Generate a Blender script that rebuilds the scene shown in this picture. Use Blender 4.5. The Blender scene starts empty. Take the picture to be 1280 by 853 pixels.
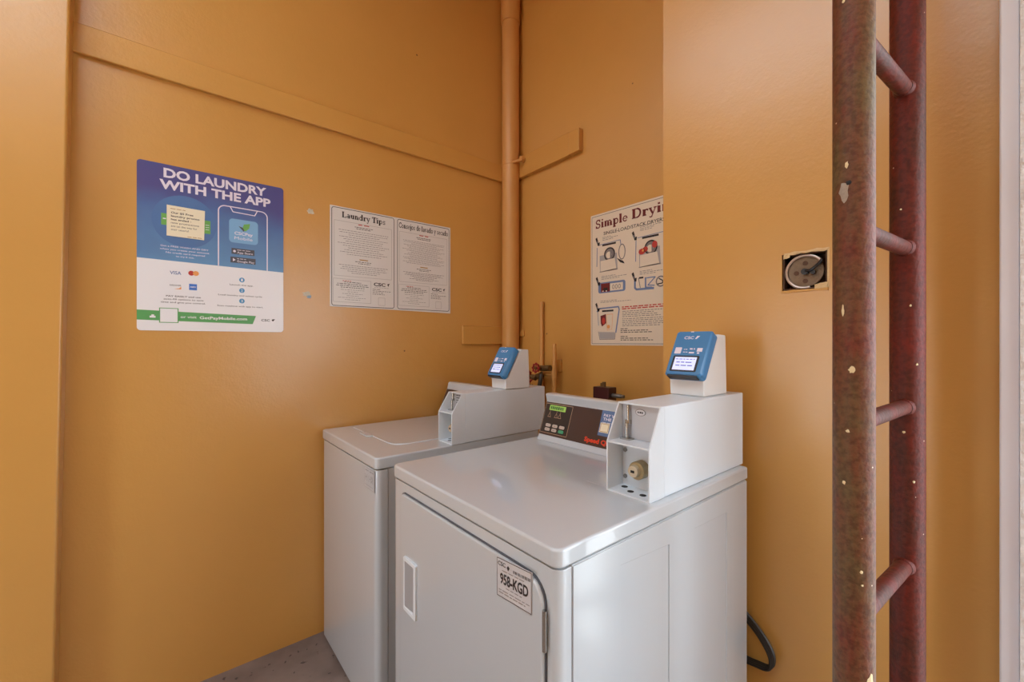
import bpy, bmesh, math, random
from mathutils import Vector, Matrix
random.seed(7)
C = bpy.context.scene.collection
SC = bpy.context.scene

# ---------------------------------------------------------------- camera, sky, sun, exposure
EYE = 1.345
cam_d = bpy.data.cameras.new('camera')
cam = bpy.data.objects.new('camera', cam_d); C.objects.link(cam)
cam_d.sensor_width = 36.0
cam_d.lens = 530.0 / 1280.0 * 36.0
cam_d.shift_y = 1.5 / 1280.0
cam_d.clip_start = 0.02
cam.location = (0, 0, EYE)
cam.rotation_euler = (math.radians(90), 0, math.radians(50.5))
SC.camera = cam

world = bpy.data.worlds.new('sky'); SC.world = world
world.use_nodes = True
wn = world.node_tree.nodes; wl = world.node_tree.links
wbg = wn['Background']
wtc = wn.new('ShaderNodeTexCoord'); wsep = wn.new('ShaderNodeSeparateXYZ'); wramp = wn.new('ShaderNodeValToRGB')
wl.new(wtc.outputs['Generated'], wsep.inputs[0]); wl.new(wsep.outputs['Z'], wramp.inputs[0]); wl.new(wramp.outputs[0], wbg.inputs[0])
wramp.color_ramp.elements[0].position = 0.0; wramp.color_ramp.elements[0].color = (0.89, 0.95, 1.0, 1)
wramp.color_ramp.elements[1].position = 0.7; wramp.color_ramp.elements[1].color = (0.74, 0.87, 1.0, 1)
wbg.inputs[1].default_value = 5.4

SC.view_settings.view_transform = 'Standard'
SC.view_settings.look = 'None'
SC.view_settings.exposure = 0.2
SC.view_settings.gamma = 1.0
SC.view_settings.use_curve_mapping = False
SC.cycles.max_bounces = 10
SC.cycles.diffuse_bounces = 7
SC.cycles.glossy_bounces = 4
SC.cycles.sample_clamp_indirect = 8.0

# ---------------------------------------------------------------- materials
def lin(c):
    return tuple(((v / 255) / 12.92 if v / 255 <= 0.04045 else (((v / 255) + 0.055) / 1.055) ** 2.4) for v in c) + (1,)

def mat(name, col, rough=0.5, metal=0.0, coat=0.0, bump=0.0, bscale=40, vary=0.0, vscale=3, emit=0, spec=0.5):
    m = bpy.data.materials.new(name); m.use_nodes = True
    n = m.node_tree.nodes; l = m.node_tree.links; b = n['Principled BSDF']
    c = lin(col)
    b.inputs['Base Color'].default_value = c
    b.inputs['Roughness'].default_value = rough
    b.inputs['Metallic'].default_value = metal
    b.inputs['Coat Weight'].default_value = coat
    b.inputs['Coat Roughness'].default_value = 0.05; b.inputs['Coat IOR'].default_value = 1.6
    b.inputs['Specular IOR Level'].default_value = spec
    tc = n.new('ShaderNodeTexCoord')
    if vary:
        nz = n.new('ShaderNodeTexNoise'); nz.inputs['Scale'].default_value = vscale; nz.inputs['Detail'].default_value = 5
        mx = n.new('ShaderNodeMix'); mx.data_type = 'RGBA'
        mx.inputs[6].default_value = tuple(v * (1 - vary) for v in c[:3]) + (1,)
        mx.inputs[7].default_value = tuple(min(1, v * (1 + vary)) for v in c[:3]) + (1,)
        l.new(tc.outputs['Object'], nz.inputs['Vector']); l.new(nz.outputs[0], mx.inputs[0]); l.new(mx.outputs[2], b.inputs['Base Color'])
    if bump:
        nb = n.new('ShaderNodeTexNoise'); nb.inputs['Scale'].default_value = bscale; nb.inputs['Detail'].default_value = 6
        bp = n.new('ShaderNodeBump'); bp.inputs['Strength'].default_value = bump; bp.inputs['Distance'].default_value = 0.01
        l.new(tc.outputs['Object'], nb.inputs['Vector']); l.new(nb.outputs[0], bp.inputs['Height']); l.new(bp.outputs[0], b.inputs['Normal'])
    if emit:
        b.inputs['Emission Color'].default_value = c; b.inputs['Emission Strength'].default_value = emit
    return m

ORANGE = (206, 153, 76)
M = {}
def wall_paint(name, col, rough=0.5):
    m = mat(name, col, rough)
    n = m.node_tree.nodes; l = m.node_tree.links; b = n['Principled BSDF']
    tc = n.new('ShaderNodeTexCoord')
    n1 = n.new('ShaderNodeTexNoise'); n1.inputs['Scale'].default_value = 2.3; n1.inputs['Detail'].default_value = 7; n1.inputs['Roughness'].default_value = 0.6
    n2 = n.new('ShaderNodeTexNoise'); n2.inputs['Scale'].default_value = 14; n2.inputs['Detail'].default_value = 5
    n3 = n.new('ShaderNodeTexNoise'); n3.inputs['Scale'].default_value = 110; n3.inputs['Detail'].default_value = 4
    for q in (n1, n2, n3): l.new(tc.outputs['Object'], q.inputs['Vector'])
    mx = n.new('ShaderNodeMix'); mx.data_type = 'RGBA'; c = lin(col)
    mx.inputs[6].default_value = (c[0] * .92, c[1] * .90, c[2] * .86, 1); mx.inputs[7].default_value = (c[0] * 1.06, c[1] * 1.07, c[2] * 1.1, 1)
    l.new(n1.outputs[0], mx.inputs[0]); l.new(mx.outputs[2], b.inputs['Base Color'])
    add = n.new('ShaderNodeMath'); add.operation = 'MULTIPLY_ADD'; add.inputs[1].default_value = 0.25
    l.new(n3.outputs[0], add.inputs[0]); l.new(n2.outputs[0], add.inputs[2])
    bp = n.new('ShaderNodeBump'); bp.inputs['Strength'].default_value = 0.24; bp.inputs['Distance'].default_value = 0.008
    l.new(add.outputs[0], bp.inputs['Height']); l.new(bp.outputs[0], b.inputs['Normal'])
    # tiny dark pinholes in the render
    vo = n.new('ShaderNodeTexVoronoi'); vo.inputs['Scale'].default_value = 3.1; l.new(tc.outputs['Object'], vo.inputs['Vector'])
    cr = n.new('ShaderNodeMath'); cr.operation = 'LESS_THAN'; cr.inputs[1].default_value = 0.016; l.new(vo.outputs['Distance'], cr.inputs[0])
    mx2 = n.new('ShaderNodeMix'); mx2.data_type = 'RGBA'; mx2.inputs[7].default_value = (c[0] * .3, c[1] * .25, c[2] * .2, 1)
    l.new(cr.outputs[0], mx2.inputs[0]); l.new(mx.outputs[2], mx2.inputs[6]); l.new(mx2.outputs[2], b.inputs['Base Color'])
    return m
M['wall'] = wall_paint('orange_wall_paint', ORANGE, 0.34)
M['wall'].node_tree.nodes['Principled BSDF'].inputs['Coat Weight'].default_value = .6
M['wall'].node_tree.nodes['Principled BSDF'].inputs['Coat Roughness'].default_value = .3
M['trimpaint'] = wall_paint('orange_trim_paint', ORANGE, 0.4)
M['pipepaint'] = mat('orange_pipe_paint', (210, 153, 84), 0.4, bump=0.15, bscale=30, vary=0.06, vscale=5)
M['ceiling'] = mat('ceiling_paint', (190, 150, 105), 0.7, bump=0.1)
M['stucco'] = mat('white_stucco', (232, 231, 228), 0.8, bump=0.8, bscale=60)
M['jamb'] = mat('grey_white_jamb_paint', (232, 236, 246), 0.4, bump=0.05)
M['enamel'] = mat('white_enamel', (196, 204, 210), 0.3, coat=1.0)
M['enamel_panel'] = mat('white_enamel_panel', (192, 200, 206), 0.28, coat=1.0)
M['enamel_panel'].node_tree.nodes['Principled BSDF'].inputs['Coat Roughness'].default_value = 0.16
M['pocket'] = mat('handle_pocket_grey', (158, 160, 163), 0.45)
M['greyplate'] = mat('light_grey_plate', (188, 190, 194), 0.4, metal=0.2)
M['boxwhite'] = mat('coin_box_white', (220, 229, 236), 0.35, coat=0.2)
M['readerwhite'] = mat('reader_base_white', (228, 230, 230), 0.4)
M['blue'] = mat('reader_blue', (62, 128, 182), 0.35, coat=0.2)
M['bluegrey'] = mat('sticker_blue_grey', (92, 118, 160), 0.4)
M['black'] = mat('black_plastic', (28, 28, 32), 0.35)
M['screen'] = mat('reader_screen', (200, 208, 240), 0.2, emit=0.55)
M['screentext'] = mat('reader_screen_text', (110, 120, 190), 0.3)
M['brown'] = mat('console_brown', (72, 52, 46), 0.3)
M['brown2'] = mat('console_dark_brown', (52, 42, 38), 0.3)
M['lcd'] = mat('green_lcd', (150, 190, 90), 0.3, emit=0.25)
M['lcdtext'] = mat('green_lcd_text', (60, 110, 50), 0.3)
M['gold'] = mat('gold_outline', (190, 160, 130), 0.4)
M['button'] = mat('button_cream', (205, 190, 178), 0.4)
M['green'] = mat('button_green', (70, 165, 120), 0.4)
M['red'] = mat('print_red_orange', (225, 70, 40), 0.4)
M['chrome'] = mat('chrome', (190, 190, 186), 0.2, metal=1)
M['steel'] = mat('dull_steel', (150, 150, 150), 0.35, metal=0.9)
M['brass'] = mat('aged_brass', (214, 200, 172), 0.32, metal=0.5)
M['brassdark'] = mat('aged_brass_rim', (168, 150, 112), 0.4, metal=0.5, vary=0.3, vscale=60)
M['dark'] = mat('dark_hole', (30, 28, 27), 0.7)
M['cord'] = mat('black_rubber_cord', (48, 42, 36), 0.45)
M['maroon'] = mat('dark_maroon', (62, 18, 20), 0.35)
M['valvered'] = mat('valve_wheel_red', (150, 30, 36), 0.4, vary=0.25, vscale=60)
M['valvebody'] = mat('valve_body_brass', (110, 84, 50), 0.5, metal=0.4, vary=0.3, vscale=40)
M['white'] = mat('sign_white', (238, 238, 240), 0.3)
M['paper'] = mat('sign_paper_grey', (222, 219, 214), 0.3)
M['tanpaper'] = mat('sign_paper_warm', (226, 212, 190), 0.35)
M['ink'] = mat('ink_black', (38, 32, 34), 0.5)
M['inkgrey'] = mat('ink_grey', (128, 122, 120), 0.5)
M['inklight'] = mat('ink_light', (170, 165, 162), 0.5)
M['inkred'] = mat('ink_dark_red', (110, 24, 26), 0.5)
M['inkbrightred'] = mat('ink_red', (190, 60, 50), 0.5)
M['inkorange'] = mat('ink_orange', (232, 160, 90), 0.5)
M['inkblue'] = mat('ink_blue', (110, 130, 170), 0.5)
M['inkgold'] = mat('ink_gold', (170, 130, 50), 0.5)
M['lilac'] = mat('print_pale_letters', (232, 226, 238), 0.35)
M['ring'] = mat('print_ring_blue', (82, 120, 172), 0.4)
M['appblue'] = mat('print_app_blue', (126, 176, 216), 0.4)
M['leafgreen'] = mat('print_green', (112, 176, 88), 0.4)
M['bandgreen'] = mat('print_band_green', (92, 166, 96), 0.4)
M['note'] = mat('note_cream', (240, 230, 200), 0.7)
M['cardblue'] = mat('print_card_blue', (66, 120, 205), 0.4)
M['numblue'] = mat('print_number_blue', (70, 150, 200), 0.4)
M['darkgrey'] = mat('print_dark_grey', (78, 80, 88), 0.4)
M['tag'] = mat('tag_silver', (205, 205, 208), 0.35, metal=0.1)
M['tagfaint'] = mat('tag_faint', (190, 194, 198), 0.4)
M['inkfaint'] = mat('ink_faint', (150, 152, 158), 0.5)
M['residue'] = mat('pale_residue', (206, 200, 180), 0.8, vary=0.3, vscale=80)
M['residueblue'] = mat('pale_blue_residue', (150, 175, 190), 0.8, vary=0.3, vscale=80)
M['plaster'] = mat('chipped_plaster', (222, 190, 140), 0.9, bump=0.6, bscale=120)
M['rustbox'] = mat('rusty_metal_box', (96, 68, 50), 0.6, metal=0.3, bump=0.4, bscale=150, vary=0.4, vscale=60)
M['disc'] = mat('grey_brown_disc', (128, 108, 86), 0.55, metal=0.3, bump=0.3, bscale=180, vary=0.3, vscale=50)
M['alu'] = mat('aluminium_ring', (205, 185, 170), 0.35, metal=0.5)
M['chip'] = mat('cream_paint_chip', (225, 205, 160), 0.7)
M['greychip'] = mat('grey_plaster_chip', (165, 150, 135), 0.9, bump=0.4, bscale=200)

# blue sign: printed blue to violet gradient, worn
def app_mat():
    m = mat('sign_blue_gradient', (70, 100, 165), 0.3)
    n = m.node_tree.nodes; l = m.node_tree.links; b = n['Principled BSDF']
    tc = n.new('ShaderNodeTexCoord'); sp = n.new('ShaderNodeSeparateXYZ'); l.new(tc.outputs['Generated'], sp.inputs[0])
    nz = n.new('ShaderNodeTexNoise'); nz.inputs['Scale'].default_value = 3; l.new(tc.outputs['Generated'], nz.inputs['Vector'])
    a = n.new('ShaderNodeMath'); a.operation = 'MULTIPLY_ADD'; a.inputs[1].default_value = 0.5; l.new(nz.outputs[0], a.inputs[0]); l.new(sp.outputs['Z'], a.inputs[2])
    r = n.new('ShaderNodeValToRGB'); l.new(a.outputs[0], r.inputs[0])
    e = r.color_ramp.elements; e[0].position = 0.25; e[0].color = lin((100, 148, 192)); e[1].position = 1.25; e[1].color = lin((82, 82, 140))
    e2 = r.color_ramp.elements.new(0.75); e2.color = lin((82, 112, 165)); l.new(r.outputs[0], b.inputs['Base Color'])
    return m
M['signblue'] = app_mat()

def ladder_mat(name, base, patch):
    m = mat(name, base, 0.55, spec=0.3)
    n = m.node_tree.nodes; l = m.node_tree.links; b = n['Principled BSDF']
    tc = n.new('ShaderNodeTexCoord')
    mp = n.new('ShaderNodeMapping'); mp.inputs['Scale'].default_value = (1, 1, 0.35); l.new(tc.outputs['Object'], mp.inputs[0])
    n1 = n.new('ShaderNodeTexNoise'); n1.inputs['Scale'].default_value = 14; n1.inputs['Detail'].default_value = 8; n1.inputs['Roughness'].default_value = .7; l.new(mp.outputs[0], n1.inputs['Vector'])
    r = n.new('ShaderNodeValToRGB'); l.new(n1.outputs[0], r.inputs[0]); e = r.color_ramp.elements
    e[0].position = .38; e[0].color = lin(base); e[1].position = .62; e[1].color = lin(patch)
    n2 = n.new('ShaderNodeTexNoise'); n2.inputs['Scale'].default_value = 120; n2.inputs['Detail'].default_value = 4; l.new(tc.outputs['Object'], n2.inputs['Vector'])
    mx = n.new('ShaderNodeMix'); mx.data_type = 'RGBA'; mx.blend_type = 'MULTIPLY'; mx.inputs[0].default_value = .55
    r2 = n.new('ShaderNodeValToRGB'); l.new(n2.outputs[0], r2.inputs[0]); r2.color_ramp.elements[0].position = .35; r2.color_ramp.elements[0].color = (.35, .3, .3, 1); r2.color_ramp.elements[1].position = .6
    l.new(r.outputs[0], mx.inputs[6]); l.new(r2.outputs[0], mx.inputs[7])
    vo = n.new('ShaderNodeTexVoronoi'); vo.inputs['Scale'].default_value = 30; l.new(tc.outputs['Object'], vo.inputs['Vector'])
    lt = n.new('ShaderNodeMath'); lt.operation = 'LESS_THAN'; lt.inputs[1].default_value = .035; l.new(vo.outputs['Distance'], lt.inputs[0])
    m2 = n.new('ShaderNodeMix'); m2.data_type = 'RGBA'; m2.inputs[7].default_value = lin((220, 190, 160)); l.new(lt.outputs[0], m2.inputs[0]); l.new(mx.outputs[2], m2.inputs[6])
    l.new(m2.outputs[2], b.inputs['Base Color'])
    bp = n.new('ShaderNodeBump'); bp.inputs['Strength'].default_value = .35; bp.inputs['Distance'].default_value = .004; l.new(n2.outputs[0], bp.inputs['Height']); l.new(bp.outputs[0], b.inputs['Normal'])
    return m
M['ladderA'] = ladder_mat('worn_maroon_brown_paint', (116, 56, 38), (106, 84, 52))
M['ladderB'] = ladder_mat('worn_maroon_paint', (108, 30, 16), (80, 36, 20))

def floor_mat():
    m = mat('stained_concrete', (150, 138, 128), 0.6)
    n = m.node_tree.nodes; l = m.node_tree.links; b = n['Principled BSDF']
    tc = n.new('ShaderNodeTexCoord')
    n1 = n.new('ShaderNodeTexNoise'); n1.inputs['Scale'].default_value = 4; n1.inputs['Detail'].default_value = 8; l.new(tc.outputs['Object'], n1.inputs['Vector'])
    r = n.new('ShaderNodeValToRGB'); l.new(n1.outputs[0], r.inputs[0]); e = r.color_ramp.elements
    e[0].position = .3; e[0].color = lin((104, 88, 80)); e[1].position = .7; e[1].color = lin((150, 134, 124))
    vo = n.new('ShaderNodeTexNoise'); vo.inputs['Scale'].default_value = 38; vo.inputs['Detail'].default_value = 2; l.new(tc.outputs['Object'], vo.inputs['Vector'])
    r2 = n.new('ShaderNodeValToRGB'); l.new(vo.outputs[0], r2.inputs[0]); r2.color_ramp.elements[0].position = .66; r2.color_ramp.elements[0].color = (1, 1, 1, 1); r2.color_ramp.elements[1].position = .70; r2.color_ramp.elements[1].color = (.35, .33, .32, 1)
    mx = n.new('ShaderNodeMix'); mx.data_type = 'RGBA'; mx.blend_type = 'MULTIPLY'; mx.inputs[0].default_value = 1
    l.new(r.outputs[0], mx.inputs[6]); l.new(r2.outputs[0], mx.inputs[7]); l.new(mx.outputs[2], b.inputs['Base Color'])
    bp = n.new('ShaderNodeBump'); bp.inputs['Strength'].default_value = .25; bp.inputs['Distance'].default_value = .01; l.new(n1.outputs[0], bp.inputs['Height']); l.new(bp.outputs[0], b.inputs['Normal'])
    return m
M['floor'] = floor_mat()
M['ground'] = mat('pale_bounce_concrete', (228, 224, 218), 0.8, bump=0.3, bscale=20, vary=0.08)  # unseen ground, paleness chosen to bounce more light into the room

# ---------------------------------------------------------------- geometry collector
class G:
    def __init__(s): s.v = []; s.f = []; s.fm = []; s.m = []; s.cur = 0
    def use(s, name):
        if name not in s.m: s.m.append(name)
        s.cur = s.m.index(name); return s
    def face(s, pts):
        b = len(s.v); s.v += [Vector(p) for p in pts]; s.f.append(list(range(b, b + len(pts)))); s.fm.append(s.cur)
    def mesh(s, verts, faces):
        b = len(s.v); s.v += [Vector(p) for p in verts]
        for f in faces: s.f.append([b + i for i in f]); s.fm.append(s.cur)
    def box(s, x0, x1, y0, y1, z0, z1):
        v = [(x, y, z) for x in (x0, x1) for y in (y0, y1) for z in (z0, z1)]
        s.mesh(v, [(0, 1, 3, 2), (4, 6, 7, 5), (0, 4, 5, 1), (2, 3, 7, 6), (0, 2, 6, 4), (1, 5, 7, 3)]); return s
    def prism(s, poly, axis, a0, a1):
        # poly 2D; axis 'z': (x,y); 'y': (x,z); 'x': (y,z)
        def P(p, a): return {'z': (p[0], p[1], a), 'y': (p[0], a, p[1]), 'x': (a, p[0], p[1])}[axis]
        n = len(poly); v = [P(p, a0) for p in poly] + [P(p, a1) for p in poly]
        s.mesh(v, [tuple(range(n)), tuple(range(2 * n - 1, n - 1, -1))] + [(i, (i + 1) % n, n + (i + 1) % n, n + i) for i in range(n)]); return s
    def cyl(s, p0, p1, r0, r1=None, n=20):
        r1 = r0 if r1 is None else r1
        p0 = Vector(p0); p1 = Vector(p1); d = (p1 - p0).normalized()
        a = d.orthogonal().normalized(); b = d.cross(a)
        v = []
        for p, r in ((p0, r0), (p1, r1)):
            for i in range(n):
                t = 2 * math.pi * i / n; v.append(p + a * (r * math.cos(t)) + b * (r * math.sin(t)))
        s.mesh(v, [tuple(range(n - 1, -1, -1)), tuple(range(n, 2 * n))] + [(i, (i + 1) % n, n + (i + 1) % n, n + i) for i in range(n)]); return s
    def tube(s, pts, r, n=10, closed=False):
        pts = [Vector(p) for p in pts]; m = len(pts); v = []; f = []; a = None
        for i, p in enumerate(pts):
            if closed: d = (pts[(i + 1) % m] - pts[i - 1]).normalized()
            else: d = (pts[min(i + 1, m - 1)] - pts[max(i - 1, 0)]).normalized()
            if a is None: a = d.orthogonal().normalized()
            a = (a - d * a.dot(d)).normalized(); b = d.cross(a)
            for k in range(n):
                t = 2 * math.pi * k / n; v.append(p + a * (r * math.cos(t)) + b * (r * math.sin(t)))
        for i in range(m if closed else m - 1):
            j = (i + 1) % m
            for k in range(n): f.append((i * n + k, i * n + (k + 1) % n, j * n + (k + 1) % n, j * n + k))
        if not closed: f += [tuple(range(n - 1, -1, -1)), tuple(range((m - 1) * n, m * n))]
        s.mesh(v, f); return s

def smooth_path(pts, k=8):
    pts = [Vector(p) for p in pts]; out = []
    P = [pts[0]] + pts + [pts[-1]]
    for i in range(1, len(P) - 2):
        for j in range(k):
            t = j / k; a, b, c, d = P[i - 1], P[i], P[i + 1], P[i + 2]
            out.append(.5 * ((2 * b) + (c - a) * t + (2 * a - 5 * b + 4 * c - d) * t * t + (3 * b - a - 3 * c + d) * t ** 3))
    out.append(pts[-1]); return out

def rrect(x0, x1, y0, y1, r, n=6):
    # r: one radius or (bl, br, tr, tl)
    rs = r if isinstance(r, (tuple, list)) else (r,) * 4
    out = []
    for (cx, cy, a0), q in zip(((x0, y0, 180), (x1, y0, 270), (x1, y1, 0), (x0, y1, 90)), rs):
        sx = 1 if cx == x0 else -1; sy = 1 if cy == y0 else -1
        if q <= 0: out.append((cx, cy)); continue
        for i in range(n + 1):
            t = math.radians(a0 + 90 * i / n); out.append((cx + sx * q + q * math.cos(t), cy + sy * q + q * math.sin(t)))
    return out

def obj(name, g, m=None, parent=None, bevel=0.0, seg=2, smooth=False, angle=35, label=None, clean=True):
    vs = g.v
    x = [v.x for v in vs]; y = [v.y for v in vs]; z = [v.z for v in vs]
    o0 = Vector(((min(x) + max(x)) / 2, (min(y) + max(y)) / 2, min(z)))
    me = bpy.data.meshes.new(name)
    me.from_pydata([tuple(v - o0) for v in vs], [], g.f)
    names = g.m if g.m else [m]
    for q in names: me.materials.append(M[q])
    if g.m: me.polygons.foreach_set('material_index', g.fm)
    if clean:
        bm = bmesh.new(); bm.from_mesh(me); bmesh.ops.recalc_face_normals(bm, faces=bm.faces); bm.to_mesh(me); bm.free()
    o = bpy.data.objects.new(name, me); C.objects.link(o)
    if parent is not None:
        o.parent = parent; o.location = o0 - world_loc(parent)
    else: o.location = o0
    if bevel:
        bv = o.modifiers.new('bevel', 'BEVEL'); bv.width = bevel; bv.segments = seg; bv.limit_method = 'ANGLE'; bv.angle_limit = math.radians(angle); bv.harden_normals = True
        smooth = True
    if smooth:
        me.polygons.foreach_set('use_smooth', [True] * len(me.polygons))
        if not bevel: me.set_sharp_from_angle(angle=math.radians(40))
    if label: o['label'] = label
    return o

def world_loc(o):
    v = Vector(o.location)
    while o.parent is not None: o = o.parent; v = v + Vector(o.location)
    return v

def thing(name, label, cat, loc, group=None):
    o = bpy.data.objects.new(name, None); C.objects.link(o); o.location = loc; o.empty_display_size = .05
    o['label'] = label; o['category'] = cat
    if group: o['group'] = group
    return o
def tag(o, label, cat, group=None):
    o['label'] = label; o['category'] = cat
    if group: o['group'] = group
    return o
def struct(name, g, m, bevel=0, **k):
    o = obj(name, g, m, bevel=bevel, **k); o['kind'] = 'structure'; return o

# ---------------------------------------------------------------- printing on flat surfaces
_fc = {}
def glyph_mesh(txt, bold):
    key = (txt, bold)
    if key in _fc: return _fc[key]
    cu = bpy.data.curves.new('t', 'FONT'); cu.body = txt; cu.size = 1; cu.offset = bold; cu.resolution_u = 3; cu.fill_mode = 'FRONT'
    o = bpy.data.objects.new('t', cu); C.objects.link(o)
    dg = bpy.context.evaluated_depsgraph_get(); dg.update()
    me = bpy.data.meshes.new_from_object(o.evaluated_get(dg))
    vs = [(v.co.x, v.co.y) for v in me.vertices]; fs = [tuple(p.vertices) for p in me.polygons]
    bpy.data.objects.remove(o); bpy.data.curves.remove(cu); bpy.data.meshes.remove(me)
    _fc[key] = (vs, fs); return _fc[key]

# slab serif alphabet drawn from strokes: (advance, [(points, width)])
def arc(cx, cy, rx, ry, a0, a1, n=10):
    return [(cx + rx * math.cos(math.radians(a0 + (a1 - a0) * i / n)), cy + ry * math.sin(math.radians(a0 + (a1 - a0) * i / n))) for i in range(n + 1)]
TK, TN = .26, .11
def V(x, y0, y1): return ([(x, y0), (x, y1)], TK)
def Hs(x0, x1, y): return ([(x0, y), (x1, y)], TN)
SER = {
 'L': (.82, [V(.22, 0, 1), Hs(.04, .42, .955), Hs(.04, .78, .045), ([(.74, 0), (.74, .3)], TN)]),
 'T': (.84, [V(.42, 0, 1), Hs(.02, .82, .955), ([(.05, 1), (.05, .7)], TN), ([(.79, 1), (.79, .7)], TN), Hs(.2, .64, .045)]),
 'D': (.98, [V(.22, 0, 1), Hs(.04, .55, .955), Hs(.04, .55, .045), (arc(.5, .5, .33, .455, 90, -90), .16)]),
 'S': (.74, [(arc(.36, .73, .24, .225, 20, 270) + arc(.36, .27, .25, .235, 90, -160), .14), ([(.6, .7), (.6, 1)], TN), ([(.1, .0), (.1, .3)], TN)]),
 'C': (.86, [(arc(.47, .5, .36, .45, 35, 325, 14), .15), ([(.78, .66), (.78, 1)], TN)]),
 'a': (.68, [V(.48, 0, .5), (arc(.32, .47, .17, .17, 0, 150), .11), (arc(.3, .2, .17, .16, 0, 360, 12), .12), Hs(.48, .66, .045)]),
 'u': (.78, [V(.2, .2, .66), (arc(.36, .2, .16, .15, 180, 300), .12), V(.57, 0, .66), Hs(.05, .2, .62), Hs(.42, .57, .62), Hs(.57, .74, .045)]),
 'n': (.8, [V(.2, 0, .66), (arc(.38, .44, .19, .18, 150, 0), .12), V(.58, 0, .46), Hs(.05, .2, .62), Hs(.05, .36, .045), Hs(.44, .76, .045)]),
 'm': (1.14, [V(.2, 0, .66), (arc(.36, .46, .17, .16, 150, 0), .12), V(.54, 0, .46), (arc(.72, .46, .17, .16, 150, 0), .12), V(.9, 0, .46), Hs(.05, .2, .62), Hs(.06, .34, .045), Hs(.42, .68, .045), Hs(.78, 1.08, .045)]),
 'd': (.78, [V(.56, 0, 1.02), Hs(.4, .56, .98), Hs(.56, .74, .045), (arc(.33, .33, .22, .28, 20, 340, 12), .13)]),
 'p': (.78, [V(.2, -.3, .66), Hs(.04, .2, .62), Hs(.04, .38, -.26), (arc(.42, .33, .22, .28, 160, -160, 12), .13)]),
 'r': (.58, [V(.2, 0, .66), Hs(.05, .2, .62), Hs(.05, .4, .045), (arc(.42, .44, .17, .17, 150, 50), .13), ([(.47, .48), (.54, .56)], .14)]),
 'y': (.72, [([(.14, .62), (.38, .05)], .17), ([(.62, .62), (.3, -.22)], .09), Hs(.02, .3, .62), Hs(.46, .72, .62), (arc(.22, -.2, .09, .08, 0, -180), .11)]),
 'i': (.42, [V(.2, 0, .66), Hs(.05, .2, .62), Hs(.05, .37, .045), ([(.2, .8), (.2, .98)], .19)]),
 'j': (.38, [V(.22, -.18, .66), Hs(.05, .22, .62), (arc(.12, -.18, .1, .08, 0, -160), .1), ([(.22, .8), (.22, .98)], .19)]),
 's': (.6, [(arc(.29, .48, .17, .13, 20, 270) + arc(.29, .19, .18, .14, 90, -160), .11), ([(.47, .46), (.47, .66)], .07), ([(.1, 0), (.1, .2)], .07)]),
 'l': (.42, [V(.2, 0, 1.02), Hs(.05, .2, .98), Hs(.05, .37, .045)]),
 'e': (.66, [(arc(.34, .33, .24, .28, 0, 320, 12), .12), ([(.14, .35), (.56, .35)], .08)]),
 'o': (.72, [(arc(.36, .33, .25, .28, 0, 360, 14), .14)]),
 'c': (.62, [(arc(.35, .33, .24, .28, 50, 320, 12), .13), ([(.49, .46), (.52, .5)], .16)]),
 'v': (.7, [([(.14, .62), (.36, .03)], .17), ([(.6, .62), (.38, .03)], .09), Hs(.02, .3, .62), Hs(.44, .7, .62)]),
 ' ': (.36, []),
}
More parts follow.
